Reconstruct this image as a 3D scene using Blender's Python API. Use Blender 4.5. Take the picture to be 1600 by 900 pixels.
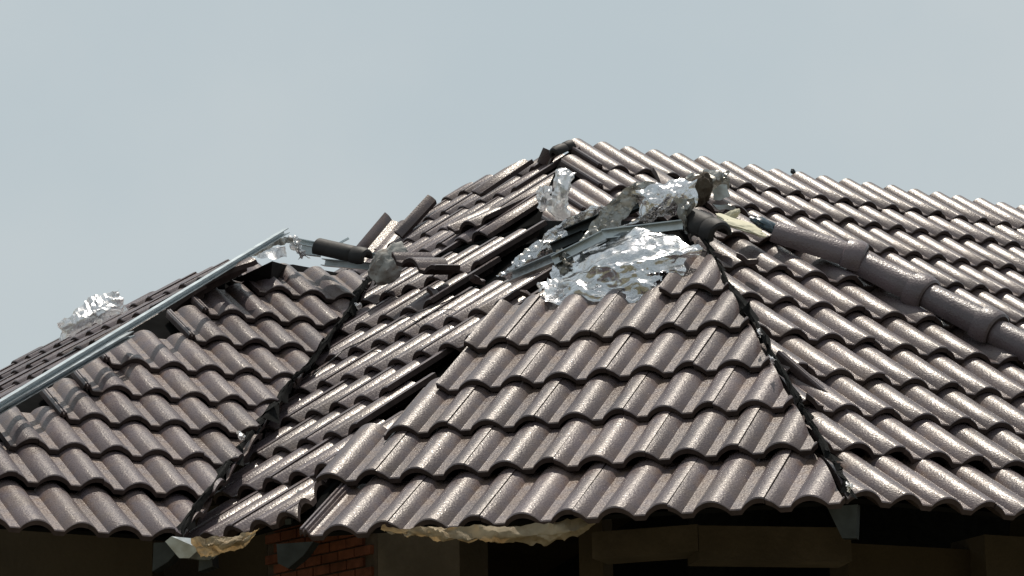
import bpy, bmesh, math, random
from mathutils import Vector, Matrix, noise

for o in list(bpy.data.objects): bpy.data.objects.remove(o)
S = bpy.context.scene
COL = S.collection
R = math.radians
random.seed(7)

# ------------------------------------------------------------------ camera
EYE = Vector((0, 0, 1.6)); FPX = 5232.0; PITCH = 0.226363; ROLL = R(1.0)
cam = bpy.data.cameras.new('camera'); co = bpy.data.objects.new('camera', cam); COL.objects.link(co)
cam.sensor_width = 36; cam.lens = FPX / 1600 * 36; cam.clip_start = .1; cam.clip_end = 6000
co.matrix_world = Matrix.Translation(EYE) @ Matrix.Rotation(math.pi / 2 + PITCH, 4, 'X') @ Matrix.Rotation(-ROLL, 4, 'Z')
S.camera = co

# ------------------------------------------------------------------ sky, sun, exposure
SUN_EL, SUN_AZ = R(75), R(6)          # azimuth from +Y towards +X
w = bpy.data.worlds.new('World'); S.world = w; w.use_nodes = True
nt = w.node_tree; nt.nodes.clear()
out = nt.nodes.new('ShaderNodeOutputWorld'); bg = nt.nodes.new('ShaderNodeBackground')
sky = nt.nodes.new('ShaderNodeTexSky'); sky.sky_type = 'NISHITA'; sky.sun_disc = False
sky.sun_elevation = SUN_EL; sky.sun_rotation = SUN_AZ; sky.dust_density = 5; sky.air_density = 1.2; sky.ozone_density = 2
tc = nt.nodes.new('ShaderNodeTexCoord')
nz = nt.nodes.new('ShaderNodeTexNoise'); nz.inputs['Scale'].default_value = 7; nz.inputs['Detail'].default_value = 5; nz.inputs['Roughness'].default_value = .5
nt.links.new(tc.outputs['Generated'], nz.inputs['Vector'])
cr = nt.nodes.new('ShaderNodeValToRGB')
cr.color_ramp.elements[0].position = .36; cr.color_ramp.elements[0].color = (5.2, 5.95, 6.2, 1)
cr.color_ramp.elements[1].position = .66; cr.color_ramp.elements[1].color = (5.85, 6.4, 6.5, 1)
nt.links.new(nz.outputs['Fac'], cr.inputs['Fac'])
mx = nt.nodes.new('ShaderNodeMix'); mx.data_type = 'RGBA'; mx.inputs['Factor'].default_value = .85
nt.links.new(sky.outputs['Color'], mx.inputs['A']); nt.links.new(cr.outputs['Color'], mx.inputs['B'])
nt.links.new(mx.outputs['Result'], bg.inputs['Color']); bg.inputs['Strength'].default_value = .1
nt.links.new(bg.outputs['Background'], out.inputs['Surface'])
sl = bpy.data.lights.new('sun', 'SUN'); sl.energy = 4.0; sl.angle = R(.6); sl.color = (1, .925, .82)
so = bpy.data.objects.new('sun', sl); COL.objects.link(so)
sd = Vector((math.sin(SUN_AZ) * math.cos(SUN_EL), math.cos(SUN_AZ) * math.cos(SUN_EL), math.sin(SUN_EL)))
so.rotation_euler = sd.to_track_quat('Z', 'Y').to_euler(); so.location = (0, 0, 20)
S.view_settings.view_transform = 'Standard'; S.view_settings.look = 'None'; S.view_settings.exposure = 0; S.view_settings.gamma = 1

# ------------------------------------------------------------------ materials
def mat(name, base, rough=.6, metal=0, spec=.5, n_scale=12, n_amt=.25, bump=0, b_scale=60, second=None, s_scale=6, s_lo=.5, s_hi=.62, rvar=0, coat=0, speck=0, dust=False):
    m = bpy.data.materials.new(name); m.use_nodes = True; t = m.node_tree; p = t.nodes['Principled BSDF']
    p.inputs['Roughness'].default_value = rough; p.inputs['Metallic'].default_value = metal
    p.inputs['Specular IOR Level'].default_value = spec; p.inputs['Coat Weight'].default_value = coat; p.inputs['Coat Roughness'].default_value = .25
    g = t.nodes.new('ShaderNodeNewGeometry'); L = t.links.new
    n = t.nodes.new('ShaderNodeTexNoise'); n.inputs['Scale'].default_value = n_scale; n.inputs['Detail'].default_value = 6; L(g.outputs['Position'], n.inputs['Vector'])
    hs = t.nodes.new('ShaderNodeMapRange'); hs.inputs['From Min'].default_value = .3; hs.inputs['From Max'].default_value = .7
    hs.inputs['To Min'].default_value = 1 - n_amt; hs.inputs['To Max'].default_value = 1 + n_amt; L(n.outputs['Fac'], hs.inputs['Value'])
    oi = t.nodes.new('ShaderNodeObjectInfo'); om = t.nodes.new('ShaderNodeMapRange'); om.inputs['To Min'].default_value = .82; om.inputs['To Max'].default_value = 1.18
    L(oi.outputs['Random'], om.inputs['Value'])
    mul = t.nodes.new('ShaderNodeMath'); mul.operation = 'MULTIPLY'; L(hs.outputs[0], mul.inputs[0]); L(om.outputs[0], mul.inputs[1])
    c0 = t.nodes.new('ShaderNodeRGB'); c0.outputs[0].default_value = (*base, 1); src = c0.outputs[0]
    if second:
        n2 = t.nodes.new('ShaderNodeTexNoise'); n2.inputs['Scale'].default_value = s_scale; n2.inputs['Detail'].default_value = 8; n2.inputs['Roughness'].default_value = .65; L(g.outputs['Position'], n2.inputs['Vector'])
        r2 = t.nodes.new('ShaderNodeMapRange'); r2.inputs['From Min'].default_value = s_lo; r2.inputs['From Max'].default_value = s_hi; L(n2.outputs['Fac'], r2.inputs['Value'])
        x = t.nodes.new('ShaderNodeMix'); x.data_type = 'RGBA'; L(r2.outputs[0], x.inputs['Factor']); L(src, x.inputs['A']); x.inputs['B'].default_value = (*second, 1); src = x.outputs['Result']
    if dust: p.inputs['Specular Tint'].default_value = (1, .94, .86, 1)
    if dust:      # brown dust washed down from under the next course, gathered in the pans
        tcn = t.nodes.new('ShaderNodeTexCoord'); sp = t.nodes.new('ShaderNodeSeparateXYZ'); L(tcn.outputs['Object'], sp.inputs[0])
        a = t.nodes.new('ShaderNodeMapRange'); a.inputs['From Min'].default_value = .10; a.inputs['From Max'].default_value = .36; L(sp.outputs['Y'], a.inputs['Value'])
        b_ = t.nodes.new('ShaderNodeMapRange'); b_.inputs['From Min'].default_value = -.012; b_.inputs['From Max'].default_value = -.045; L(sp.outputs['Z'], b_.inputs['Value'])
        n3 = t.nodes.new('ShaderNodeTexNoise'); n3.inputs['Scale'].default_value = 22; n3.inputs['Detail'].default_value = 6; L(g.outputs['Position'], n3.inputs['Vector'])
        r3 = t.nodes.new('ShaderNodeMapRange'); r3.inputs['From Min'].default_value = .38; r3.inputs['From Max'].default_value = .62; L(n3.outputs['Fac'], r3.inputs['Value'])
        m1 = t.nodes.new('ShaderNodeMath'); m1.operation = 'MULTIPLY_ADD'; L(a.outputs[0], m1.inputs[0]); m1.inputs[1].default_value = .6; L(b_.outputs[0], m1.inputs[2])
        m2 = t.nodes.new('ShaderNodeMath'); m2.operation = 'MULTIPLY'; m2.use_clamp = True; L(m1.outputs[0], m2.inputs[0]); L(r3.outputs[0], m2.inputs[1])
        x = t.nodes.new('ShaderNodeMix'); x.data_type = 'RGBA'; L(m2.outputs[0], x.inputs['Factor']); L(src, x.inputs['A']); x.inputs['B'].default_value = (.125, .086, .070, 1); src = x.outputs['Result']
    v = t.nodes.new('ShaderNodeVectorMath'); v.operation = 'SCALE'; L(src, v.inputs[0]); L(mul.outputs[0], v.inputs['Scale']); L(v.outputs[0], p.inputs['Base Color'])
    if bump:
        b = t.nodes.new('ShaderNodeTexNoise'); b.inputs['Scale'].default_value = b_scale; b.inputs['Detail'].default_value = 3; L(g.outputs['Position'], b.inputs['Vector'])
        bp = t.nodes.new('ShaderNodeBump'); bp.inputs['Strength'].default_value = 1; bp.inputs['Distance'].default_value = bump; L(b.outputs['Fac'], bp.inputs['Height']); L(bp.outputs[0], p.inputs['Normal'])
        if speck:
            k = t.nodes.new('ShaderNodeTexNoise'); k.inputs['Scale'].default_value = 170; k.inputs['Detail'].default_value = 1; L(g.outputs['Position'], k.inputs['Vector'])
            rr = t.nodes.new('ShaderNodeMapRange'); rr.inputs['From Min'].default_value = .36; rr.inputs['From Max'].default_value = .64
            rr.inputs['To Min'].default_value = rough - speck; rr.inputs['To Max'].default_value = rough + speck; L(k.outputs['Fac'], rr.inputs['Value']); L(rr.outputs[0], p.inputs['Roughness'])
        if rvar:
            rr = t.nodes.new('ShaderNodeMapRange'); rr.inputs['From Min'].default_value = .35; rr.inputs['From Max'].default_value = .65
            rr.inputs['To Min'].default_value = rough - rvar; rr.inputs['To Max'].default_value = rough + rvar; L(n.outputs['Fac'], rr.inputs['Value']); L(rr.outputs[0], p.inputs['Roughness'])
    return m

M = dict(
    tile=mat('tile_paint', (.088, .069, .077), .36, 0, .52, 7, .16, .0013, 140, (.118, .088, .070), 4, .52, .8, speck=.13, dust=True),
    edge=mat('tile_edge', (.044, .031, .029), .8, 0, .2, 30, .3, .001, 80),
    cap=mat('ridge_cap_paint', (.105, .082, .090), .40, 0, .5, 10, .2, .0018, 130, (.12, .10, .09), 8, .55, .8, speck=.16),
    membrane=mat('dark_membrane', (.012, .013, .013), .8, 0, .15, 20, .4, .004, 25),
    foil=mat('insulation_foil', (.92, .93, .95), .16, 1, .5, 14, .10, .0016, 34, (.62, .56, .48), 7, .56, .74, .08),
    deck=mat('dark_underlay', (.010, .010, .010), .9, 0, 0),
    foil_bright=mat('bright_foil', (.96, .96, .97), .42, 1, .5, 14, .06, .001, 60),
    cap_shaded=mat('shaded_cap_underside', (.014, .013, .013), .6, 0, .3, 20, .3, .001, 60),  # shadow of the cap underside painted in as a near-black tone all over
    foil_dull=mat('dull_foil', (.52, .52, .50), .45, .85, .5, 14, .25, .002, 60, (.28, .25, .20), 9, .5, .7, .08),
    eave_foil=mat('ground_reflect_foil', (.50, .41, .28), .7, 0, .3, 12, .25, .003, 50, (.32, .23, .13), 9, .5, .7),  # eave foil: cream reflection of the ground painted as its base colour
    steel=mat('galvanised_steel', (.42, .46, .48), .38, .8, .5, 18, .2, .0005, 60, (.30, .31, .30), 7, .5, .7, .08),
    palesteel=mat('pale_blue_steel', (.56, .62, .64), .35, .5, .5, 18, .12, .0004, 60, None, rvar=.05),
    darksteel=mat('dark_steel', (.035, .042, .045), .45, .6, .5, 18, .3, .0005, 60),
    mortar=mat('mortar', (.36, .355, .34), .9, 0, .2, 14, .3, .006, 45, (.22, .14, .09), 9, .52, .68),
    cream=mat('cream_mortar', (.55, .52, .40), .85, 0, .2, 10, .15, .003, 40),
    brown=mat('brown_mortar', (.075, .06, .045), .9, 0, .2, 20, .4, .006, 50),
    brick=mat('orange_brick', (.12, .040, .020), .9, 0, .2, 20, .3, .002, 90),
    joint=mat('brick_joint', (.07, .052, .038), .95, 0, .1, 20, .3, .003, 60),
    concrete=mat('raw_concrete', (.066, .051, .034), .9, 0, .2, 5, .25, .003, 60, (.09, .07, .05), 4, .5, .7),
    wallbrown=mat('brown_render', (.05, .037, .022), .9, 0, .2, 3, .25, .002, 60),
    ground=mat('bare_ground', (.17, .14, .105), .95, 0, .2, .4, .3, .01, 4, (.10, .12, .06), .3, .45, .6),
    cable=mat('black_cable', (.012, .012, .012), .4, 0, .5),
    blueplastic=mat('dark_blue_plastic', (.02, .045, .065), .22, 0, .6, 20, .3, .003, 40),
)

# ------------------------------------------------------------------ helpers
def link(name, me, m, parent=None, mw=None):
    o = bpy.data.objects.new(name, me); COL.objects.link(o)
    if m is not None and not me.materials: me.materials.append(m)
    if parent is not None: o.parent = parent
    if mw is not None: o.matrix_local = mw
    return o
def mesh(bm, name, smooth=None):
    me = bpy.data.meshes.new(name); bmesh.ops.recalc_face_normals(bm, faces=bm.faces); bm.to_mesh(me); bm.free()
    if smooth is not None:
        me.shade_smooth(); me.set_sharp_from_angle(angle=R(smooth))
    return me
def tag(o, label, cat, group=None, kind=None):
    o['label'] = label; o['category'] = cat
    if group: o['group'] = group
    if kind: o['kind'] = kind
    return o
def recenter(o):
    """put the origin of a world-space mesh at its base"""
    c = sum((v.co for v in o.data.vertices), Vector()) / max(1, len(o.data.vertices))
    c.z = min(v.co.z for v in o.data.vertices)
    o.data.transform(Matrix.Translation(-c)); o.location = c
    return o
def ray(px, py):
    X = px - 800; Y = 450 - py; c, s = math.cos(ROLL), math.sin(ROLL)
    a = (X * c + Y * s) / FPX; b = (-X * s + Y * c) / FPX; ce, se = math.cos(PITCH), math.sin(PITCH)
    return Vector((a, ce - b * se, se + b * ce))
def atd(px, py, t): return EYE + ray(px, py) * t
FACES = {
 'C': dict(o=(-0.5544, 10.2392, 1.6265), U=(0.93734, -0.34816, -0.01332), V=(0.28677, 0.74924, 0.597)),
 'R': dict(o=(1.58, 10.1067, 1.6257), U=(0.87845, 0.47737, -0.02116), V=(-0.38186, 0.72792, 0.56949)),
 'F': dict(o=(1.956, 14.486, 3.2126), U=(0.81151, 0.5839, 0.02256), V=(-0.47808, 0.64125, 0.6002)),
 'L1': dict(o=(-1.5532, 10.751, 1.7468), U=(0.90792, 0.41859, -0.02179), V=(-0.34204, 0.76994, 0.5387)),
 'L2': dict(o=(-1.2462, 11.465, 1.7634), U=(0.63885, -0.76905, 0.02088), V=(0.61143, 0.52401, 0.59293)),
 'U2': dict(o=(-0.3979, 14.3787, 3.4657), U=(0.55624, -0.83024, -0.03592), V=(0.67417, 0.42556, 0.60365)),
 'L0': dict(o=(-2.0624, 13.6962, 2.841), U=(0.54532, -0.83808, -0.01565), V=(0.69667, 0.44277, 0.56445)),
}
for F in FACES.values():
    o_ = Vector(F['o']) + EYE; U = Vector(F['U']).normalized(); V = Vector(F['V']); V = (V - U * V.dot(U)).normalized(); N = U.cross(V)
    F['m'] = Matrix(((U.x, V.x, N.x, o_.x), (U.y, V.y, N.y, o_.y), (U.z, V.z, N.z, o_.z), (0, 0, 0, 1))); F['N'] = N; F['O'] = o_
def at(fc, px, py, h=0):
    F = FACES[fc]; d = ray(px, py); t = (F['N'].dot(F['O'] - EYE) + h) / F['N'].dot(d); return EYE + d * t
def uv(fc, px, py):
    p = FACES[fc]['m'].inverted() @ at(fc, px, py); return p.x, p.y
def bar(bm, a, b, w, h, up=Vector((0, 0, 1)), chan=False):
    """box or C-channel section from a to b"""
    d = (b - a).normalized(); s = d.cross(up).normalized(); u = s.cross(d).normalized()
    if not chan: prof = [(-w / 2, -h / 2), (w / 2, -h / 2), (w / 2, h / 2), (-w / 2, h / 2)]
    else:
        t = .0035; prof = [(w / 2, -h / 2), (w / 2, -h / 2 + t), (-w / 2 + t, -h / 2 + t), (-w / 2 + t, h / 2 - t), (w / 2, h / 2 - t), (w / 2, h / 2), (-w / 2, h / 2), (-w / 2, -h / 2)]
    A = [bm.verts.new(a + s * x + u * y) for x, y in prof]; B = [bm.verts.new(b + s * x + u * y) for x, y in prof]; n = len(prof)
    for i in range(n): bm.faces.new((A[i], A[(i + 1) % n], B[(i + 1) % n], B[i]))
    bm.faces.new(A[::-1]); bm.faces.new(B)
def tube(bm, pts, r, seg=6):
    prev = None
    for i, p in enumerate(pts):
        d = (pts[min(i + 1, len(pts) - 1)] - pts[max(i - 1, 0)]).normalized(); s = d.cross(Vector((0, 0, 1))).normalized(); u = s.cross(d)
        ring = [bm.verts.new(p + (s * math.cos(k * 2 * math.pi / seg) + u * math.sin(k * 2 * math.pi / seg)) * r) for k in range(seg)]
        if prev:
            for k in range(seg): bm.faces.new((prev[k], prev[(k + 1) % seg], ring[(k + 1) % seg], ring[k]))
        else: bm.faces.new(ring[::-1])
        prev = ring
    bm.faces.new(prev)
def smoothpts(pts, n=6):
    r = []
    for i in range(len(pts) - 1):
        p0 = pts[max(i - 1, 0)]; p1 = pts[i]; p2 = pts[i + 1]; p3 = pts[min(i + 2, len(pts) - 1)]
        for k in range(n):
            t = k / n; r.append(.5 * ((2 * p1) + (p2 - p0) * t + (2 * p0 - 5 * p1 + 4 * p2 - p3) * t * t + (3 * p1 - p0 - 3 * p2 + p3) * t ** 3))
    r.append(pts[-1]); return r

# ------------------------------------------------------------------ the setting
bm = bmesh.new(); bmesh.ops.create_grid(bm, x_segments=8, y_segments=8, size=2500)
g = link('ground', mesh(bm, 'ground'), M['ground']); g['kind'] = 'structure'

BASE = Vector((.3, 14, 0))
house = bpy.data.objects.new('house', None); COL.objects.link(house); house.location = BASE
tag(house, 'house under construction with storm-damaged dark brown tiled hip roof and bare brick walls', 'house')
HI = Matrix.Translation(-BASE)

# ------------------------------------------------------------------ roof tile
PER = .15; SEAM = .018; LEN = .42; RH = .031; TH = .020
def gprof(x):
    z = -RH
    for c in (-SEAM, PER - SEAM, 2 * PER - SEAM):
        d = abs(x - c)
        if d < .056: z = max(z, -RH + RH * math.cos(d / .056 * math.pi / 2) ** .66)
    return z
def tile_bm(rails=False, length=LEN, wob=0):
    xs = []; n = 44
    for i in range(n + 1): xs.append(.0005 + (2 * PER - .001) * i / n)
    pr = []
    for x in xs:
        z = gprof(x)
        k = min(1, max(0, (x - .235) / .03)); z += .0028 * k
        if x < .02: z -= .0005
        pr.append((x, z))
    if rails:
        pr = [(x, z) for x, z in pr if x > .041]
        pr = [(.0005, -.014), (.004, -.006), (.011, -.006), (.0125, -.015), (.017, -.015), (.0185, -.008), (.026, -.008), (.0275, -.019), (.031, -.019), (.034, -.028)] + pr
    bm = bmesh.new(); rows = []
    for y, dz in ((-0.0, -.0035), (.004, 0), (length * .5, wob), (length, 0)):
        rows.append([bm.verts.new((x, y, z + dz)) for x, z in pr])
    bot = []
    for y, dz in ((0.002, 0), (length, 0)):
        bot.append([bm.verts.new((x, y, z - TH)) for x, z in pr])
    m = len(pr)
    for a, b in zip(rows, rows[1:]):
        for i in range(m - 1): bm.faces.new((a[i], a[i + 1], b[i + 1], b[i]))
    for i in range(m - 1):
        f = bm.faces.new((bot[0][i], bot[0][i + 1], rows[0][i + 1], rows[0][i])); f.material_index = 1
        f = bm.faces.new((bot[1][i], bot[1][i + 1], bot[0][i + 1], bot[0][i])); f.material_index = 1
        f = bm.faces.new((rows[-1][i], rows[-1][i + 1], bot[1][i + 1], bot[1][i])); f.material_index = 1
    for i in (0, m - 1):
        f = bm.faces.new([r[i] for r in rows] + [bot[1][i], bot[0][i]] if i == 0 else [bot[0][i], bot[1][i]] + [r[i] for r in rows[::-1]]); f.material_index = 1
    return bm
def tile_mesh(bm):
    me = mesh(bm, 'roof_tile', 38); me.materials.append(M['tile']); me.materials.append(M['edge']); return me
TILE = tile_mesh(tile_bm()); TILE_R = tile_mesh(tile_bm(True))

def clip_bm(bm, co, no):
    """cut away the side no points to and close the cut"""
    r = bmesh.ops.bisect_plane(bm, geom=bm.verts[:] + bm.edges[:] + bm.faces[:], plane_co=co, plane_no=no, clear_outer=True)
    ed = [e for e in r['geom_cut'] if isinstance(e, bmesh.types.BMEdge)]
    if ed:
        rr = bmesh.ops.edgenet_fill(bm, edges=ed)
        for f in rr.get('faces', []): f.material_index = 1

class Slope:
    def __init__(s, fc, label, deck, clips=()):
        """deck: outline in face metres; clips: (p, q) lines, what lies to their right is removed"""
        s.fc = fc; s.clips = clips; m = FACES[fc]['m']
        bm = bmesh.new()
        a = [bm.verts.new((x, y, -.085)) for x, y in deck]; b = [bm.verts.new((x, y, -.10)) for x, y in deck]
        n = len(deck); bm.faces.new(a); bm.faces.new(b[::-1])
        for i in range(n): bm.faces.new((a[i], b[i], b[(i + 1) % n], a[(i + 1) % n]))
        s.ob = link('roof_slope', mesh(bm, 'roof_slope'), M['deck'], house, HI @ m); s.ob['label'] = label
    def place(s, u, v, rails=False, tilt=4.7, jit=1, extra=None):
        """tile whose left seam is u metres along and whose front edge is v metres up"""
        cuts = []
        L = LEN
        for (p, q) in s.clips:
            d = (q[0] - p[0], q[1] - p[1]); ln = math.hypot(*d); no = (d[1] / ln, -d[0] / ln)   # points right
            ds = [(x - p[0]) * no[0] + (y - p[1]) * no[1] for x in (u, u + 2 * PER) for y in (v, v + L)]
            if min(ds) >= -.01: return None
            if max(ds) > 0: cuts.append((p, no))
        me = TILE_R if rails else TILE
        if cuts or extra:
            bm = tile_bm(rails)
            for p, no in cuts:
                k = random.uniform(-.006, .006)
                clip_bm(bm, Vector((p[0] - u + k, p[1] - v, 0)), Vector((no[0], no[1], 0)))
            if extra:
                for c, n_ in extra: clip_bm(bm, Vector(c), Vector(n_))
            if len(bm.faces) < 6: bm.free(); return None
            me = tile_mesh(bm)
        j = lambda a: random.uniform(-a, a) * jit
        ml = Matrix.Translation((u + j(.0012), v + j(.004), j(.0015))) @ Matrix.Rotation(-R(tilt) + j(R(.35)), 4, 'X') @ Matrix.Rotation(j(R(.25)), 4, 'Y') @ Matrix.Rotation(j(R(.25)), 4, 'Z')
        return link('roof_tile', me, None, s.ob, ml)
    def row(s, v, u0, u1, odd, rails=True, du=0, tilt=4.7):
        """u0, u1 in roll units; seams sit on even or odd rolls; end pieces are cut to length"""
        k = math.floor(u0) - 3
        if (k % 2 == 1) != bool(odd): k += 1
        while k < u1 + 2:
            a, b = k, k + 2
            if b > u0 + .15 and a < u1 - .15:
                ex = []
                left = (a - u0) < .6 and a >= u0 - .2
                if a < u0 - .2: ex.append((((u0 - a) * PER, 0, 0), (-1, 0, 0)))
                if b > u1 + .2: ex.append((((u1 - a) * PER, 0, 0), (1, 0, 0)))
                s.place(a * PER + SEAM + du, v, rails and left and not ex, tilt, extra=ex or None)
            k += 2

# ---- the faces
HIPC = ((.745, 1.94), (1.655, -.10))       # right-hand end of the centre face (keep left side): going down, right is... see below
def rev(l): return (l[1], l[0])
C = Slope('C', 'front roof slope with broken top courses', [(-.15, .10), (1.55, .10), (.70, 1.98), (.60, 2.20), (.25, 1.95), (.0, 1.4)], [rev(HIPC)])
for v, u0, u1, odd, du, tl in ((-.014, -1, 12, 1, .008, 5.6), (.347, -1.4, 12, 0, -.006, 4.7), (.663, -.55, 12, 1, -.012, 4.7), (.977, -.1, 12, 0, -.003, 4.7), (1.298, 0.0, 12, 1, 0, 4.7)):
    C.row(v, u0, u1, odd, v < 0, du, tl)
C.row(1.624, 4.1, 7, 0, False, .014)
HIPR = ((-.70, -.08), (-.065, 2.25))
RIDR = ((.44, 2.50), (.98, 1.20))
Rr = Slope('R', 'right-hand roof slope running under the ridge caps', [(-.62, .10), (2.6, .10), (2.2, .3), (1.0, 1.15), (.42, 2.45), (.30, 2.9), (-.05, 2.5)], [rev(HIPR), rev(RIDR)])
for i, (v, du) in enumerate(((-.026, -.023), (.341, .013), (.663, .009), (.98, .004), (1.31, .008), (1.628, 0), (1.958, .002), (2.281, -.013), (2.60, 0))):
    Rr.row(v, (-6, -6, -6, -6, -6, -6, -6, -.2, -.9)[i], 14, (1, 0, 1, 0, 1, 0, 1, 0, 1)[i], False, du, 5.6 if i == 0 else 4.7)
Ff = Slope('F', 'far main roof slope on the right up to the skyline', [(-2.1, -1.0), (3.2, -1.0), (3.2, 1.62), (-1.0, 1.62), (-1.2, 1.50), (-2.1, .35)], [((4, 1.64), (-3, 1.64)), (uv('F', 889, 205), uv('F', 846, 345))])
for i, (v, du, u0) in enumerate(((1.264, .011, -7.6), (.995, -.008, -8.7), (.666, -.007, -10.6), (.333, -.004, -5), (.006, .007, -4), (-.32, 0, -4), (-.645, 0, -4))):
    Ff.row(v, math.floor(u0 + .5), 22, math.floor(u0 + .5) % 2, True, du)
Ff.row(.333, -13, -9, 1)
VL1 = ((.44, -.12), (2.19, 3.0))
L1 = Slope('L1', 'left-hand wing roof slope facing the viewer', [(-1.0, .10), (.52, .10), (2.15, 2.9), (2.1, 3.15), (1.9, 3.2), (1.58, 3.04), (.0, .97), (-1.0, .11)], [VL1, (uv('L1', 384, 396), uv('L1', 0, 632)), (uv('L1', 600, 412), uv('L1', 380, 392))])
for i, (v, du, u0) in enumerate(((-.028, -.001, -5), (.357, -.001, -4), (.675, -.003, .35), (.987, -.002, 2), (1.292, .008, 3), (1.6, .009, 4), (1.952, -.004, 7), (2.281, -.006, 8), (2.632, .001, 10.3))):
    L1.row(v, u0, 18, (1, 0, 1, 0, 1, 0, 1, 0, 1)[i], True, du, 5.6 if i == 0 else 4.7)
VL2 = ((.20, -.08), (-1.47, 2.60))
L2 = Slope('L2', 'steeply foreshortened middle roof slope between valley and front slope', [(.12, .08), (.78, .08), (.62, .3), (.5, .9), (.5, 1.6), (.1, 2.2), (-.3, 2.62), (-1.4, 2.62), (-1.42, 2.5)], [rev(VL2)])
for i, (v, du, u1) in enumerate(((-.033, .03, 8), (.35, -.023, 4.6), (.666, -.014, 3.15), (.981, -.012, 2.15), (1.305, .006, 3.3), (1.63, .011, 2.12), (1.949, .018, -2.88), (2.288, -.016, -2.9))):
    L2.clips = [rev(VL2)] + ([((.93, -.15), (.62, .27))] if i == 0 else [])
    L2.row(v, -16, u1, (1, 0, 1, 0, 1, 0, 1, 1)[i], False, du, 5.6 if i == 0 else 4.7)
U2 = Slope('U2', 'far upper roof slope left of the broken hip', [(-1.3, -.6), (.9, -.6), (.82, .1), (.48, .45), (.0, 1.0), (-.7, .95), (-.84, .7), (-1.2, .4)], [((.2, 1.10), (-.88, 1.04)), ((1.02, .0), (.06, 1.06)), ((-.86, 1.10), (-1.24, .40))])
for i, (v, du, u0, u1) in enumerate(((-.44, 0, -8, -1), (-.17, 0, -8, 1), (.106, .009, -7.5, 2.3), (.358, .005, -7, 1.4), (.62, -.005, -7.4, -.1), (.873, -.01, -7, -1.1))):
    U2.row(v, u0, u1, i % 2, False, du, 3.4)
L0 = Slope('L0', 'far slope of the left-hand wing behind its hip', [(-1.2, -.7), (.35, -.7), (.50, .0), (.62, .62), (-.3, .70), (-.55, .35), (-1.2, .05)], [((.64, -.51), (.97, .75)), ((1.5, .76), (-.40, .80)), ((-.30, .85), (-.66, .34)), ((-.5, .48), (-1.4, .05))])
for i, (v, u0, u1) in enumerate(((-.44, -8, 6), (-.20, -8, 6), (.043, -7, 6.5), (.284, -5, 6.2), (.53, -4, 5.2))):
    L0.row(v, u0, u1, i % 2, False, 0, 3.4)

# rear sides of both roofs, unseen from the front
for pts, lab in (((at('L2', 580, 430, -.1), at('L2', 850, 345, -.1), atd(1085, 345, 12.15), at('R', 1215, 360, -.1), at('R', 1600, 560, -.1)), 'rear side of the front roof'),):
    bm = bmesh.new(); a = [bm.verts.new(p) for p in pts]; b = [bm.verts.new(Vector((p.x, p.y + .05 + (p.z - 2.4) * 1.0, 2.4))) for p in pts]
    for i in range(len(pts) - 1): bm.faces.new((a[i], a[i + 1], b[i + 1], b[i]))
    o = link('roof_slope', mesh(bm, 'rear_slope'), M['membrane'], house, HI.copy()); o['label'] = lab
# main roof rear
r0 = FACES['F']['m'] @ Vector((-1.0, 1.58, -.1)); r1 = FACES['F']['m'] @ Vector((3.2, 1.58, -.1)); r2 = FACES['U2']['m'] @ Vector((-.85, .98, -.1)); r3 = FACES['U2']['m'] @ Vector((-1.25, .35, -.1)); r4 = FACES['L0']['m'] @ Vector((.8, .85, -.1)); r5 = FACES['L0']['m'] @ Vector((-1.2, .05, -.1))
bm = bmesh.new(); tp = [r1, r0, r2, r3, r4, r5]; a = [bm.verts.new(p) for p in tp]; b = [bm.verts.new(Vector((p.x - .5, p.y + 2.2 + (p.z - 3.4) * 1.2, 3.0))) for p in tp]
for i in range(len(tp) - 1): bm.faces.new((a[i], b[i], b[i + 1], a[i + 1]))
o = link('roof_slope', mesh(bm, 'rear_slope'), M['membrane'], house, HI.copy()); o['label'] = 'rear side of the main roof'

# ------------------------------------------------------------------ ridge caps
def cap_bm(length, r0=.054, r1=.061, collar=.077, seg=18, th=.012):
    bm = bmesh.new()
    st = [(0, r0), (length - .105, r1), (length - .080, r1), (length - .074, collar - .005), (length - .055, collar), (length - .022, collar + .001), (length - .006, collar - .004), (length, collar - .012)]
    rings = []
    for x, r in st: rings.append([bm.verts.new((x, r * math.cos(R(-12) + R(204) * k / seg), r * math.sin(R(-12) + R(204) * k / seg) * 1.0)) for k in range(seg + 1)])
    inn = []
    for x, r in ((length, collar - .012), (length - .06, collar - .018), (0, r0)): inn.append([bm.verts.new((x, (r - th) * math.cos(R(-12) + R(204) * k / seg), (r - th) * math.sin(R(-12) + R(204) * k / seg))) for k in range(seg + 1)])
    al = rings + inn
    for n_, (a, b) in enumerate(zip(al, al[1:] + al[:1])):
        for k in range(seg):
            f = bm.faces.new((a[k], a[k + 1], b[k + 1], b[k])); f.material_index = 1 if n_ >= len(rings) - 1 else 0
    for k in (0, seg): bm.faces.new([r[k] for r in al])
    return bm
def cap_mesh(l):
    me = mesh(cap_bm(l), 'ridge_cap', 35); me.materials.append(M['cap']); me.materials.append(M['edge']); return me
def frame(a, b, up):
    d = (b - a).normalized(); s = up.cross(d).normalized(); u = d.cross(s)
    return Matrix(((d.x, s.x, u.x, a.x), (d.y, s.y, u.y, a.y), (d.z, s.z, u.z, a.z), (0, 0, 0, 1)))
capax = [at('R', 1208, 368, .012), at('R', 1337, 409, .022), at('R', 1442, 461, .022), at('R', 1548, 516, .022), at('R', 1656, 573, .022), at('R', 1765, 630, .022)]
upv = (Vector((0, 0, 1)) * .9 + Vector((-.25, -.35, 0))).normalized()
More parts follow.
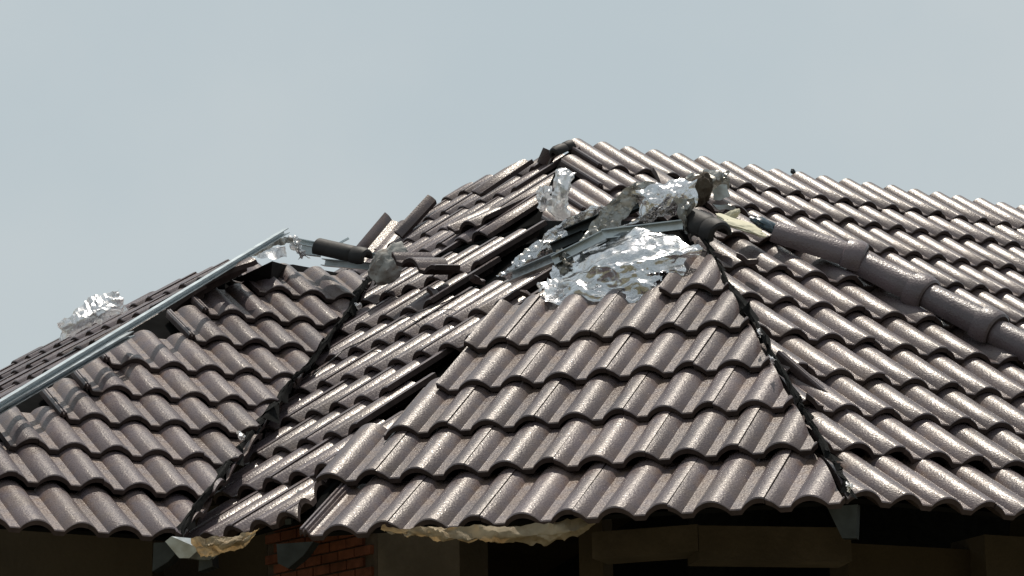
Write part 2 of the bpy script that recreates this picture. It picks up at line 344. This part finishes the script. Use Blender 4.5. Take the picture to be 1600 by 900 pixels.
for i in range(5):
    a, b = capax[i], capax[i + 1]; d = (b - a).normalized(); L = (b - a).length
    me = cap_mesh(L + .03)
    link('ridge_cap', me, None, Rr.ob, (HI @ FACES['R']['m']).inverted() @ HI @ frame(a - d * .0, b + d * .03, upv) @ Matrix.Translation((0, 0, -.004 * (i % 2))))

# ------------------------------------------------------------------ walls and beams under the eaves
def box(bm, c, u, v, w_, su, sv, sw):
    vs = [bm.verts.new(c + u * su * a + v * sv * b + w_ * sw * k) for a in (-.5, .5) for b in (-.5, .5) for k in (-.5, .5)]
    for f in ((0, 1, 3, 2), (4, 6, 7, 5), (0, 4, 5, 1), (2, 3, 7, 6), (0, 2, 6, 4), (1, 5, 7, 3)): bm.faces.new([vs[i] for i in f])
UC = Vector((.94, -.35, 0)).normalized(); NC = Vector((-.35, -.94, 0)).normalized(); UP = Vector((0, 0, 1))
UR = Vector((.878, .478, 0)).normalized(); NR = Vector((.478, -.878, 0)).normalized()
UL = Vector((.64, -.768, 0)).normalized(); NL = Vector((-.768, -.64, 0)).normalized()
def part(name, bm, m, label=None, parent=None, smooth=None):
    o = link(name, mesh(bm, name, smooth), M[m], parent or house, HI.copy() if parent is None else None)
    if label: o['label'] = label
    return o
def wallbox(name, p0, p1, top, bot, th, m, label=None):
    bm = bmesh.new(); d = (p1 - p0); d.z = 0; L = d.length; d.normalize(); n = Vector((d.y, -d.x, 0))
    c = (p0 + p1) / 2; c = Vector((c.x, c.y, (top + bot) / 2)) - n * th / 2
    box(bm, c, d, UP, n, L, top - bot, th); return part(name, bm, m, label)
b0 = atd(418, 870, 11.85); b1 = atd(590, 870, 11.35); c1 = atd(718, 870, 11.2)
ztop = 3.50
wb = wallbox('wall', b0, b1 - (b1 - b0).normalized() * .003, ztop, 0, .12, 'joint', 'orange hollow brick wall infill under the eave')
# bricks in the part of the wall that shows
d = (b1 - b0); d.z = 0; Lw = d.length; d.normalize(); n = Vector((d.y, -d.x, 0))
bmb = bmesh.new(); box(bmb, Vector(), Vector((1, 0, 0)), Vector((0, 0, 1)), Vector((0, 1, 0)), .088, .030, .02)
for k in (-1, 0, 1):
    pass
bme = mesh(bmb, 'brick'); bme.materials.append(M['brick'])
rows_ = int((ztop - 3.02) / .037)
for r_ in range(rows_):
    z = ztop - .02 - r_ * .037; off = (r_ % 2) * .048; x = .05 - off
    while x < Lw - .04:
        if x > .03:
            p = b0 + d * x; p.z = z; p += n * (.003 + random.uniform(-.002, .002)); o = link('brick', bme, None, wb)
            o.matrix_local = Matrix.Translation(p) @ Matrix.Rotation(math.atan2(d.y, d.x), 4, 'Z')
        x += .096
wallbox('concrete_column', b1, c1, ztop + .02, 0, .2, 'concrete', 'pale raw concrete column beside the brick wall')
# return wall and left wing wall
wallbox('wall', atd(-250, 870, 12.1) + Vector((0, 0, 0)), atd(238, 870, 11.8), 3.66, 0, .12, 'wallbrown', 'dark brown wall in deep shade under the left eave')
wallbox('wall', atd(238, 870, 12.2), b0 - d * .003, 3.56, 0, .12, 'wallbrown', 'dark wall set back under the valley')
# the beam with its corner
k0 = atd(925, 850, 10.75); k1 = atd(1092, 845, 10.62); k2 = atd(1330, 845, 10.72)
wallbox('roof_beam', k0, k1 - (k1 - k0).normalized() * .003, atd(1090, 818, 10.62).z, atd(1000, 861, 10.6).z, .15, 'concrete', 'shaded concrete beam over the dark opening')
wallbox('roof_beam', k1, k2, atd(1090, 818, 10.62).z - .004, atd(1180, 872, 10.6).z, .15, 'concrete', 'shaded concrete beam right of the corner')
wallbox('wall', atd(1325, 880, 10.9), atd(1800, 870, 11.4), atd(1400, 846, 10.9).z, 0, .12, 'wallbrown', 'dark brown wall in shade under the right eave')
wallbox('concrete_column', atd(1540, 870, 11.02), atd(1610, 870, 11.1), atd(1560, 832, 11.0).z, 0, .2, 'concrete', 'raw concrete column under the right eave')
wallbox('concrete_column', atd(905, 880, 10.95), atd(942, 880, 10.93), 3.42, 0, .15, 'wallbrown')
# rear room walls close the inside
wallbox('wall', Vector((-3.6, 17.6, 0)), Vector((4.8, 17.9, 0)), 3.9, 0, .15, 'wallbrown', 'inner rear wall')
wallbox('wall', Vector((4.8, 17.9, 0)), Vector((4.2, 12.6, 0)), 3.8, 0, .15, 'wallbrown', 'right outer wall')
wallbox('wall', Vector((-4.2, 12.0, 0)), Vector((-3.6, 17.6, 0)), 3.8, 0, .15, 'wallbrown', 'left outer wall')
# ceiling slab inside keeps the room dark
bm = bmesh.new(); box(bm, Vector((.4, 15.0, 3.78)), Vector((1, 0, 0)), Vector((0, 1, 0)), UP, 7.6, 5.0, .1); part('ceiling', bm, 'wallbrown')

# fascia and rafter ends
for a, b, dd in (((440, 848), (462, 822), 0), ((300, 868), (320, 842), 0)):
    pass
def plate(name, pts, t, th, m, label=None, n=None):
    bm = bmesh.new(); P = [atd(x, y, t) for x, y in pts]; nn = n or NC
    A = [bm.verts.new(p) for p in P]; B = [bm.verts.new(p - nn * th) for p in P]; k = len(P)
    bm.faces.new(A); bm.faces.new(B[::-1])
    for i in range(k): bm.faces.new((A[i], B[i], B[(i + 1) % k], A[(i + 1) % k]))
    return part(name, bm, m, label)
plate('rafter_end', [(240, 848), (292, 846), (262, 878), (238, 893)], 11.05, .05, 'darksteel', 'dark rafter tail below the valley')
plate('rafter_end', [(312, 858), (330, 850), (332, 885), (310, 893)], 11.05, .05, 'darksteel')
plate('rafter_end', [(432, 850), (490, 846), (474, 868), (450, 888), (434, 880)], 10.95, .05, 'darksteel')
plate('rafter_end', [(1292, 792), (1340, 788), (1338, 841), (1316, 841)], 9.93, .03, 'darksteel', 'dark steel rafter end at the corner')
plate('valley_gutter', [(258, 846), (268, 838), (300, 852), (320, 850), (296, 872), (280, 872)], 11.0, .09, 'steel', 'open end of the steel valley gutter', NL)

# ------------------------------------------------------------------ crumpled sheets
def tri(x): x = x % 1.0; return 1 - abs(2 * x - 1)
def crumple(p, seed, f):
    q = p * f + Vector((seed * 3.1, seed * 1.7, seed * .9)); s = 0
    w_ = q * .7; wv = Vector((noise.noise(w_), noise.noise(w_ + Vector((17.3, 4.1, 9.7))), noise.noise(w_ + Vector((-8.9, 23.7, 3.3))))) * 1.3
    q = q + wv
    for k in range(5):
        a = seed + k * 1.9; d = Vector((math.cos(a), math.sin(a) * .8, math.sin(a * 1.7) * .7)); s += tri(q.dot(d) * (1 + .35 * k) + k * .37) / (1 + .5 * k)
    return s / 2.2 - .5
def sheet(name, grid, m, label, cat, seed=1, amp=.02, freq=9, res=10, ragged=.35, th=.0015, group=None, parent=None, flat=False, fine=.3, st=(1, 1, 1)):
    st = Vector(st)
    """grid: rows of world points; a thin crumpled sheet is stretched over them"""
    def spline(line, n): return smoothpts(line, n)
    rows_ = [spline(r, res) for r in grid]; cols = [spline([r[i] for r in rows_], res) for i in range(len(rows_[0]))]
    nu, nv = len(cols), len(cols[0]); bm = bmesh.new(); V_ = []
    for i in range(nu):
        c = []
        for j in range(nv):
            p = cols[i][j]; i2 = min(i + 1, nu - 1); i1 = max(i - 1, 0); j2 = min(j + 1, nv - 1); j1 = max(j - 1, 0)
            du, dv = cols[i2][j] - cols[i1][j], cols[i][j2] - cols[i][j1]; N = du.cross(dv)
            N = N.normalized() if N.length > 1e-9 else Vector((0, -1, 0))
            h = crumple(p * st, seed, freq) * amp + crumple(p * st, seed + 5, freq * 2.7) * amp * fine
            e = 0
            if i in (0, nu - 1): e = noise.noise(p * 25 + Vector((seed, 0, 0))) * ragged * .04; p = p + du.normalized() * e
            if j in (0, nv - 1): e = noise.noise(p * 25 + Vector((0, seed, 0))) * ragged * .04; p = p + dv.normalized() * e
            c.append(p + N * h + (du.normalized() * crumple(p, seed + 9, freq * 1.6) + dv.normalized() * crumple(p, seed + 13, freq * 1.6)) * amp * .4)
        V_.append([bm.verts.new(x) for x in c])
    for i in range(nu - 1):
        for j in range(nv - 1): bm.faces.new((V_[i][j], V_[i + 1][j], V_[i + 1][j + 1], V_[i][j + 1]))
    geo = bmesh.ops.solidify(bm, geom=bm.faces[:], thickness=th)
    me = mesh(bm, name, 28 if not flat else 5)
    o = link(name, me, M[m])
    if parent is None: recenter(o); tag(o, label, cat, group)
    return o
def T(rows_, t, dt=0): return [[atd(x, y, t + (q[0] if q else 0)) for x, y, *q in r] for r in rows_]
def H(fc, rows_, h=0): return [[at(fc, x, y, (q[0] if q else h)) for x, y, *q in r] for r in rows_]

GF = 'torn silver insulation foil lying on the broken roof'
sheet('foil_sheet', H('C', [[(862, 412), (915, 388, .0), (980, 362, .03), (1040, 362, .03), (1098, 382, .02)],
                            [(858, 430), (920, 412, .04), (985, 392, .06), (1045, 385, .05), (1090, 396, .0)],
                            [(852, 446), (915, 436, .0), (985, 424, .02), (1035, 412, .02), (1070, 415, -.02)],
                            [(850, 470), (915, 474, -.06), (985, 474, -.06), (1030, 462, -.06), (1068, 445, -.06)]], -.03), 'foil',
      'largest bright silver foil sheet bulging above the front slope', 'foil', 3.3, .042, 4.2, 24, group=GF, st=(.5, .8, 1.8), fine=.3)
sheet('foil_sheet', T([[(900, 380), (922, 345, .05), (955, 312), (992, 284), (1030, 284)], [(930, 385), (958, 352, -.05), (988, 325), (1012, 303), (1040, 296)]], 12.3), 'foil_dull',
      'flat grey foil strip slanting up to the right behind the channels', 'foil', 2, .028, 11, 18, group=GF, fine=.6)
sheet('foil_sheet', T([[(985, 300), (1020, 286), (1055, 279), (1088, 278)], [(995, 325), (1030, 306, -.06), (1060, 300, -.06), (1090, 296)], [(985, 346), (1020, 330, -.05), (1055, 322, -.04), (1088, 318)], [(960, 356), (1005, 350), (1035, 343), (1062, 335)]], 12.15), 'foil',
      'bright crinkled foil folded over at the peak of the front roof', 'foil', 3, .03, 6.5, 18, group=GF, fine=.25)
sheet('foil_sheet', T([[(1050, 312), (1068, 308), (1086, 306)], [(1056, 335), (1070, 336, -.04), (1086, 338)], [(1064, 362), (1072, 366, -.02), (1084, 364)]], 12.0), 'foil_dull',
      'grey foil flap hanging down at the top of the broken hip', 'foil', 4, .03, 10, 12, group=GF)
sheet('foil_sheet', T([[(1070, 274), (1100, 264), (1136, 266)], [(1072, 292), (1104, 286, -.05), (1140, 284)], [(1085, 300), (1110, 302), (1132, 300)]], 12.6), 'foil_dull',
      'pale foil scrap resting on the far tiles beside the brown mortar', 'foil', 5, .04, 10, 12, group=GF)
sheet('foil_sheet', T([[(775, 432), (802, 404), (838, 376), (872, 350), (925, 322), (945, 322)], [(790, 438), (820, 415, -.05), (850, 392, -.04), (885, 362), (918, 342), (940, 334)], [(800, 446), (850, 418), (868, 398), (893, 370), (925, 350), (942, 342)]], 12.75), 'foil',
      'long twisted bright foil strip below the broken tile ends', 'foil', 6, .03, 11, 16, group=GF)
sheet('foil_sheet', T([[(868, 266), (884, 262), (900, 268)], [(862, 292), (878, 290, -.08), (896, 292)], [(852, 318), (874, 315, -.05), (890, 316)], [(866, 345), (878, 348), (892, 345)]], 14.1), 'foil_bright',
      'crumpled white-glinting foil in the gap below the summit', 'foil', 7, .04, 7, 14, group=GF)
sheet('foil_sheet', T([[(838, 296), (850, 288), (862, 290)], [(836, 312), (848, 310, -.05), (862, 312)], [(846, 330), (856, 328), (866, 326)]], 14.15), 'foil_bright',
      'small blue-tinged foil clump left of the foil in the summit gap', 'foil', 8, .04, 12, 10, group=GF)
sheet('foil_sheet', T([[(842, 440), (858, 436), (880, 438)], [(838, 452), (862, 448, -.05), (886, 450)]], 11.8), 'foil_bright',
      'small silver scrap at the left end of the large foil sheet', 'foil', 9, .03, 12, 12, group=GF)
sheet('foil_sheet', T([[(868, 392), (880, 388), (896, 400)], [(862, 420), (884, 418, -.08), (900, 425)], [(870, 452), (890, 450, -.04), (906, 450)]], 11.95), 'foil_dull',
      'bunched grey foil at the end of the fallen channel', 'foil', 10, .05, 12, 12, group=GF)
sheet('foil_sheet', T([[(450, 368), (462, 366), (470, 374)], [(452, 386), (464, 388, -.05), (476, 388)], [(462, 404), (470, 406), (480, 404)]], 14.15), 'foil_bright',
      'small white-bright foil scrap at the end of the left ridge channel', 'foil', 11, .04, 12, 10, group=GF)
sheet('foil_sheet', T([[(402, 392), (422, 386), (446, 384)], [(400, 402), (424, 402, -.04), (448, 400)]], 14.15), 'foil_bright',
      'pale foil scrap tucked under the left ridge above the tiles', 'foil', 12, .02, 10, 10, group=GF)
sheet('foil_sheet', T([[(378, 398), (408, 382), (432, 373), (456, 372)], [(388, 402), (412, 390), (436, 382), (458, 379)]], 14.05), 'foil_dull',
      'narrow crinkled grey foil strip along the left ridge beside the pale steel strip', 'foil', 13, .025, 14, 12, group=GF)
sheet('foil_sheet', T([[(90, 503), (122, 480), (150, 462), (182, 452)], [(90, 516), (124, 500, -.1), (154, 482, -.1), (190, 466)], [(92, 532), (126, 520, -.05), (156, 506, -.05), (196, 486)]], 13.7), 'foil_bright',
      'crumpled foil bundle on the far left skyline', 'foil', 14, .04, 9, 14, group=GF)
GP = 'foil underlay drooping from the eaves, cream ground reflection painted in'
sheet('underlay_sheet', T([[(598, 826), (660, 824), (720, 820), (800, 820), (880, 812), (938, 806)], [(596, 832, .03), (670, 838, -.02), (730, 842, -.02), (800, 838, -.02), (880, 832, -.03), (930, 820)], [(640, 832), (690, 842, .02), (735, 847), (800, 849), (862, 850), (905, 838)]], 10.12), 'eave_foil',
      'wide crumpled cream underlay drooping below the front eave', 'underlay', 20, .03, 8, 12, group=GP)
sheet('underlay_sheet', T([[(298, 842), (330, 838), (370, 832), (405, 826)], [(300, 856), (332, 852, -.03), (366, 846, -.03), (398, 838)], [(308, 870), (335, 870), (365, 862), (386, 852)]], 10.95), 'eave_foil',
      'short crumpled cream underlay drooping beside the valley gutter', 'underlay', 21, .035, 9, 12, group=GP)

# black membrane scraps in valley and along the broken hip
def ribbon(name, pts, fc, wpx, h, m, label, cat, seed, parent=None):
    k = 1 / 430
    A = [at(fc, x, y, h) for x, y in pts]; d = (A[-1] - A[0]).normalized(); N = FACES[fc]['N']; s = d.cross(N).normalized()
    rows_ = [[p - s * wpx * k / 2 * random.uniform(.7, 1.3) for p in A], [p + N * .015 * random.uniform(.2, 1.6) for p in A], [p + s * wpx * k / 2 * random.uniform(.7, 1.3) for p in A]]
    return sheet(name, rows_, m, label, cat, seed, .014, 16, 5, 1.8)
ribbon('valley_liner', [(277, 840), (300, 800), (332, 762), (362, 716), (395, 672), (430, 630), (450, 603), (488, 562), (520, 520), (545, 488), (562, 455), (586, 425)], 'L1', 12, -.02, 'membrane', 'torn black membrane lining the valley between left wing and middle slope', 'membrane', 30)
ribbon('hip_membrane', [(1088, 352), (1105, 385), (1128, 425), (1150, 462), (1182, 508), (1208, 556), (1240, 612), (1265, 655), (1295, 705), (1318, 748), (1330, 775)], 'C', 10, -.03, 'membrane', 'torn black membrane along the open hip right of the front slope', 'membrane', 31)
for k, (px, py, t, lab) in enumerate(((378, 682, 12.0, 'tiny foil scrap in the lower valley'), (560, 478, 13.8, 'tiny foil scrap high in the valley by the mortar lump'), (1186, 520, 10.95, 'tiny bright foil scrap upper on the broken hip'), (1207, 561, 10.7, 'tiny foil scrap mid-way down the broken hip'), (1326, 760, 9.75, 'foil scrap at the eave end of the broken hip'))):
    s = 6 if k < 4 else 7
    sheet('foil_scrap', T([[(px - s, py - s), (px + s * .3, py - s * 1.2), (px + s, py - s * .3)], [(px - s * .8, py), (px, py, -.03), (px + s, py + 1)], [(px - s * .4, py + s), (px + s * .2, py + s * 1.3), (px + s * .6, py + s)]], t - .03), 'foil_bright', lab, 'foil', 40 + k, .02, 20, 6, group='small foil scraps caught in the joints')

# ------------------------------------------------------------------ loose metal
GM = 'loose galvanised channels in the broken roof'
def metal(name, p, q, w_, h_, m, label, cat='metal channel', chan=True, up=Vector((0, 0, 1)), group=None):
    bm = bmesh.new(); bar(bm, p, q, w_, h_, up, chan); o = link(name, mesh(bm, name), M[m]); recenter(o); tag(o, label, cat, group); return o
metal('metal_channel', atd(864, 408, 11.95), atd(944, 368, 11.95), .03, .036, 'steel', 'grey channel lying above the large foil, left piece of the bent pair', group=GM)
metal('metal_channel', atd(941, 367, 12.0), atd(1066, 352, 11.95), .03, .036, 'steel', 'grey channel lying above the large foil, right piece of the bent pair', group=GM)
metal('metal_channel', atd(796, 434, 12.5), atd(872, 402, 12.0), .03, .036, 'steel', 'channel pointing down-left into the broken middle slope', group=GM)
metal('metal_channel', atd(885, 366, 12.6), atd(1000, 318, 12.5), .035, .040, 'darksteel', 'dark slotted channel behind the slanting grey foil strip', group=GM)
metal('metal_channel', atd(862, 388, 12.5), atd(912, 366, 12.5), .03, .036, 'darksteel', 'short dark channel under the dark slotted channel', group=GM)
metal('metal_channel', atd(465, 377, 14.2), atd(606, 404, 14.0), .03, .024, 'palesteel', 'pale channel along the left ridge with a dark ridge cap leaning on it', group=GM)
metal('metal_channel', atd(468, 388, 14.25), atd(500, 392, 14.2), .03, .05, 'steel', 'short grey channel stub at the left ridge beside the foil scrap', group=GM)
metal('metal_channel', atd(505, 410, 14.2), atd(582, 417, 14.05), .03, .03, 'steel', 'thin channel visible below the dark ridge cap on the left ridge', group=GM)
metal('metal_rod', atd(525, 383, 14.1), atd(545, 372, 14.1), .008, .008, 'steel', 'short bent rod sticking up from the left ridge', 'rod', False)
metal('metal_strip', at('L1', -60, 668, .09), at('L1', 447, 361, .12), .028, .022, 'palesteel', 'long pale blue steel strip lying along the left hip', 'metal strip', True, Vector((-.3, -.6, .7)))
metal('metal_strip', at('L1', -60, 676, .03), at('L1', 205, 522, .05), .03, .02, 'steel', 'dull steel strip partly under the long pale blue strip', 'metal strip', True, Vector((-.3, -.6, .7)))
metal('metal_strip', at('L2', 470, 770, -.05), at('L2', 450, 815, -.05), .02, .02, 'darksteel', 'dark steel edge in the gap left of the front slope at the eave', 'metal strip', False)

# ------------------------------------------------------------------ loose and broken tiles
def face_frame(p, along, upn):
    """tile frame: y runs along the tile from its front, x across, z out"""
    y = along.normalized(); x = y.cross(upn).normalized(); z = x.cross(y)
    return Matrix(((x.x, y.x, z.x, p.x), (x.y, y.y, z.y, p.y), (x.z, y.z, z.z, p.z), (0, 0, 0, 1)))
def loose(p, q, upn, label, cuts=(), rails=False, name='broken_tile'):
    bm = tile_bm(rails)
    if (q - p).length < LEN - .02: clip_bm(bm, Vector((0, (q - p).length, 0)), Vector((0, 1, 0)))
    for c, n_ in cuts: clip_bm(bm, Vector(c), Vector(n_))
    me = tile_mesh(bm); o = link(name, me, None); o.matrix_world = face_frame(p, q - p, upn); tag(o, label, 'roof tile', 'loose and broken roof tiles'); return o
NU = FACES['L2']['N']
def loose_xy(p, px_, py_, label, cut=None):
    x = (px_ - p).normalized(); z = x.cross(py_ - p).normalized(); y = z.cross(x)
    if z.z < 0: z = -z; y = z.cross(x)
    bm = tile_bm()
    clip_bm(bm, Vector((min(.29, (px_ - p).length), 0, 0)), Vector((1, 0, 0)))
    if cut: clip_bm(bm, Vector((0, cut, 0)), Vector((.25, 1, 0)))
    o = link('broken_tile', tile_mesh(bm), None); o.matrix_world = Matrix(((x.x, y.x, z.x, p.x), (x.y, y.y, z.y, p.y), (x.z, y.z, z.z, p.z), (0, 0, 0, 1))); tag(o, label, 'roof tile', 'loose and broken roof tiles'); return o
loose(atd(546, 396, 15.6), atd(612, 318, 16.0), (FACES['L1']['N'] * 1.0 + Vector((.0, -.3, 0))), 'tile with two rolls tipped up on the skyline right of the left ridge', [((.27, 0, 0), (1, 0, 0))])
loose(atd(615, 360, 15.6), atd(668, 303, 15.8), Vector((-.3, -.8, .5)), 'narrow tile sliver pointing up from the skyline left of the far slope', [((.04, 0, 0), (1, 0, 0))])
loose(atd(735, 297, 15.3), atd(812, 246, 15.5), Vector((-.5, -.3, .8)), 'tile lifted above the skyline of the far slope with its edge in the air', [((.075, 0, 0), (1, 0, 0)), ((.0, .24, 0), (-1, .25, 0))])
loose_xy(atd(697, 352, 14.85), atd(772, 334, 14.6), atd(762, 318, 15.15), 'wavy tile raised over the far slope above the foil strip')
loose(atd(838, 253, 15.4), atd(848, 230, 15.4), Vector((-.3, -.9, .4)), 'small pointed tile fragment on the skyline just left of the summit', [((.05, 0, 0), (1, 0, 0)), ((0, .12, 0), (.6, .5, 0))])
loose_xy(atd(612, 392, 13.45), atd(690, 418, 13.2), atd(655, 372, 13.9), 'broken tile upturned at the top of the valley showing its wavy end', .2)
loose(atd(1326, 640, 10.62), atd(1196, 527, 11.0), Vector((.35, -.5, .8)), 'slipped tile sliver lying across the broken hip', [((.075, 0, 0), (1, 0, 0)), ((.07, 0, 0), (.7, -.5, 0))], True)
for a, b, t0, t1, lab in (((872, 240), (893, 230), 15.3, 15.35, 'short dark ridge cap end on the summit'),):
    bm = cap_bm(.115, .036, .037, .039); me = mesh(bm, 'ridge_cap', 35); me.materials.append(M['cap']); me.materials.append(M['edge'])
    me.materials.clear(); me.materials.append(M['cap_shaded']); me.materials.append(M['cap_shaded']); o = link('loose_ridge_cap', me, None); o.matrix_world = frame(atd(*b, t1), atd(*a, t0), UP); tag(o, lab, 'ridge cap', 'loose ridge caps')
bm = cap_bm(.27, .044, .044, .046); me = mesh(bm, 'ridge_cap', 35); me.materials.append(M['cap_shaded']); me.materials.append(M['cap_shaded'])
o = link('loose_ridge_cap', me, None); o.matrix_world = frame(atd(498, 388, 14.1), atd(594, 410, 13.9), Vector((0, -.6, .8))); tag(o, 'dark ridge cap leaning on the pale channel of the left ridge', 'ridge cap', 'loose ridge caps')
bm = cap_bm(.2, .05, .052, .054); me = mesh(bm, 'ridge_cap', 35); me.materials.append(M['cap_shaded']); me.materials.append(M['cap_shaded'])
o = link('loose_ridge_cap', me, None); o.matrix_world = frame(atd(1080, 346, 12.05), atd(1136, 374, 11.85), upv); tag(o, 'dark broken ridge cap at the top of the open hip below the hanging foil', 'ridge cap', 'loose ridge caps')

# mortar lumps
def lump(name, c, r, sc, m, label, seed, cuts=0, cat='mortar'):
    bm = bmesh.new(); bmesh.ops.create_icosphere(bm, subdivisions=4, radius=1)
    for v in bm.verts:
        d = v.co.normalized(); k = 1 + .28 * noise.noise(d * 1.3 + Vector((seed, 0, 0))) + .16 * noise.noise(d * 3.5 + Vector((0, seed, 0))) + .07 * noise.noise(d * 9 + Vector((0, 0, seed))); v.co = d * k * r
    me = mesh(bm, name, 40); o = link(name, me, M[m]); o.matrix_world = Matrix.Translation(c) @ sc; o.data.transform(Matrix()); tag(o, label, cat); return o
def basis(p, q, upn, sx, sy, sz):
    d = (q - p).normalized(); s = upn.cross(d).normalized(); u = d.cross(s)
    return Matrix(((d.x * sx, s.x * sy, u.x * sz, 0), (d.y * sx, s.y * sy, u.y * sz, 0), (d.z * sx, s.z * sy, u.z * sz, 0), (0, 0, 0, 1)))
lump('mortar_lump', atd(606, 414, 13.8), .085, basis(atd(585, 435, 13.8), atd(630, 390, 13.8), NU, 1.15, .8, .75), 'mortar', 'grey and rust-stained bedding mortar lump at the top of the valley', 1)
lump('mortar_lump', atd(1096, 296, 12.4), .05, basis(atd(1090, 320, 12.4), atd(1100, 275, 12.4), Vector((0, -1, 0)), 1.2, .8, .8), 'brown', 'dark brown mortar lump beside the folded foil at the peak', 2)
lump('mortar_lump', atd(1158, 352, 12.1), .09, basis(atd(1130, 340, 12.1), atd(1192, 362, 12.1), FACES['R']['N'], 1.05, .62, .14), 'cream', 'flat cream mortar slab left of the first ridge cap', 3)
lump('mortar_lump', atd(1142, 337, 12.15), .03, basis(atd(1130, 345, 12.1), atd(1155, 330, 12.1), FACES['R']['N'], 1.2, .6, .5), 'cream', 'small cream mortar crumb above the flat slab', 4)
lump('plastic_scrap', atd(1198, 352, 12.2), .055, basis(atd(1178, 342, 12.2), atd(1218, 362, 12.2), FACES['R']['N'], 1.1, .6, .35), 'blueplastic', 'shiny dark blue plastic scrap at the upper end of the ridge caps', 5, cat='plastic')
lump('debris_flake', atd(1239, 268, 16.0), .013, basis(atd(1230, 268, 16), atd(1246, 266, 16), UP, .9, .6, 1), 'darksteel', 'tiny dark flake on the far skyline', 6, cat='debris')
sheet('debris_plate', T([[(1112, 296), (1138, 288)], [(1116, 312), (1140, 306)]], 12.5), 'steel', 'grey bent flake between brown mortar and far tiles', 'debris', 50, .01, 8, 8)
sheet('debris_plate', T([[(1112, 318), (1150, 322)], [(1122, 326), (1156, 330)]], 12.4), 'steel', 'thin grey plate under the bent flake', 'debris', 51, .01, 8, 8)

# cables
for pts, r, lab in (([(491, 586), (512, 568), (530, 553), (540, 545), (566, 533), (590, 520), (625, 500), (655, 488), (700, 470), (745, 448)], .0022, 'thin black cable trailing across the middle slope'),
                    ([(452, 606), (440, 602), (428, 606), (430, 613), (446, 616), (455, 612)], .003, 'small loop of dark cable at the valley'),
                    ([(642, 499), (652, 502), (660, 496), (690, 484), (712, 485)], .0018, 'short black wire end below the long cable')):
    bm = bmesh.new(); P = smoothpts([at('L2', x, y, .02) for x, y in pts], 6); tube(bm, P, r); o = link('cable', mesh(bm, 'cable', 60), M['cable']); recenter(o); tag(o, lab, 'cable')

# small shards knocked off the tiles
for k, (px, py, t, ln, lab) in enumerate(((742, 428, 12.95, .07, 'small dark tile shard in the gap below the raised upper tiles'),
                                          (668, 446, 13.25, .06, 'small tile shard right of the upturned broken tile'),
                                          (812, 452, 12.1, .05, 'small tile shard left of the large foil sheet'),
                                          (1262, 612, 10.55, .08, 'curved tile shard just right of the broken hip below the slipped sliver'),
                                          (1150, 392, 11.75, .05, 'small tile shard under the cream mortar slab'),
                                          (352, 425, 13.85, .05, 'small tile shard near the top of the left hip'))):
    p = atd(px, py, t); q = p + Vector((random.uniform(-.5, .5), random.uniform(.4, 1), random.uniform(-.1, .5))).normalized() * ln
    loose(p, q, Vector((random.uniform(-.3, .3), -.4, 1)).normalized(), lab, [((.06 + .02 * (k % 3), 0, 0), (1, 0, 0)), ((.04, ln * .7, 0), (.8, 1, 0)), ((.01, ln * .4, 0), (-1, .6, 0))], name='tile_shard')
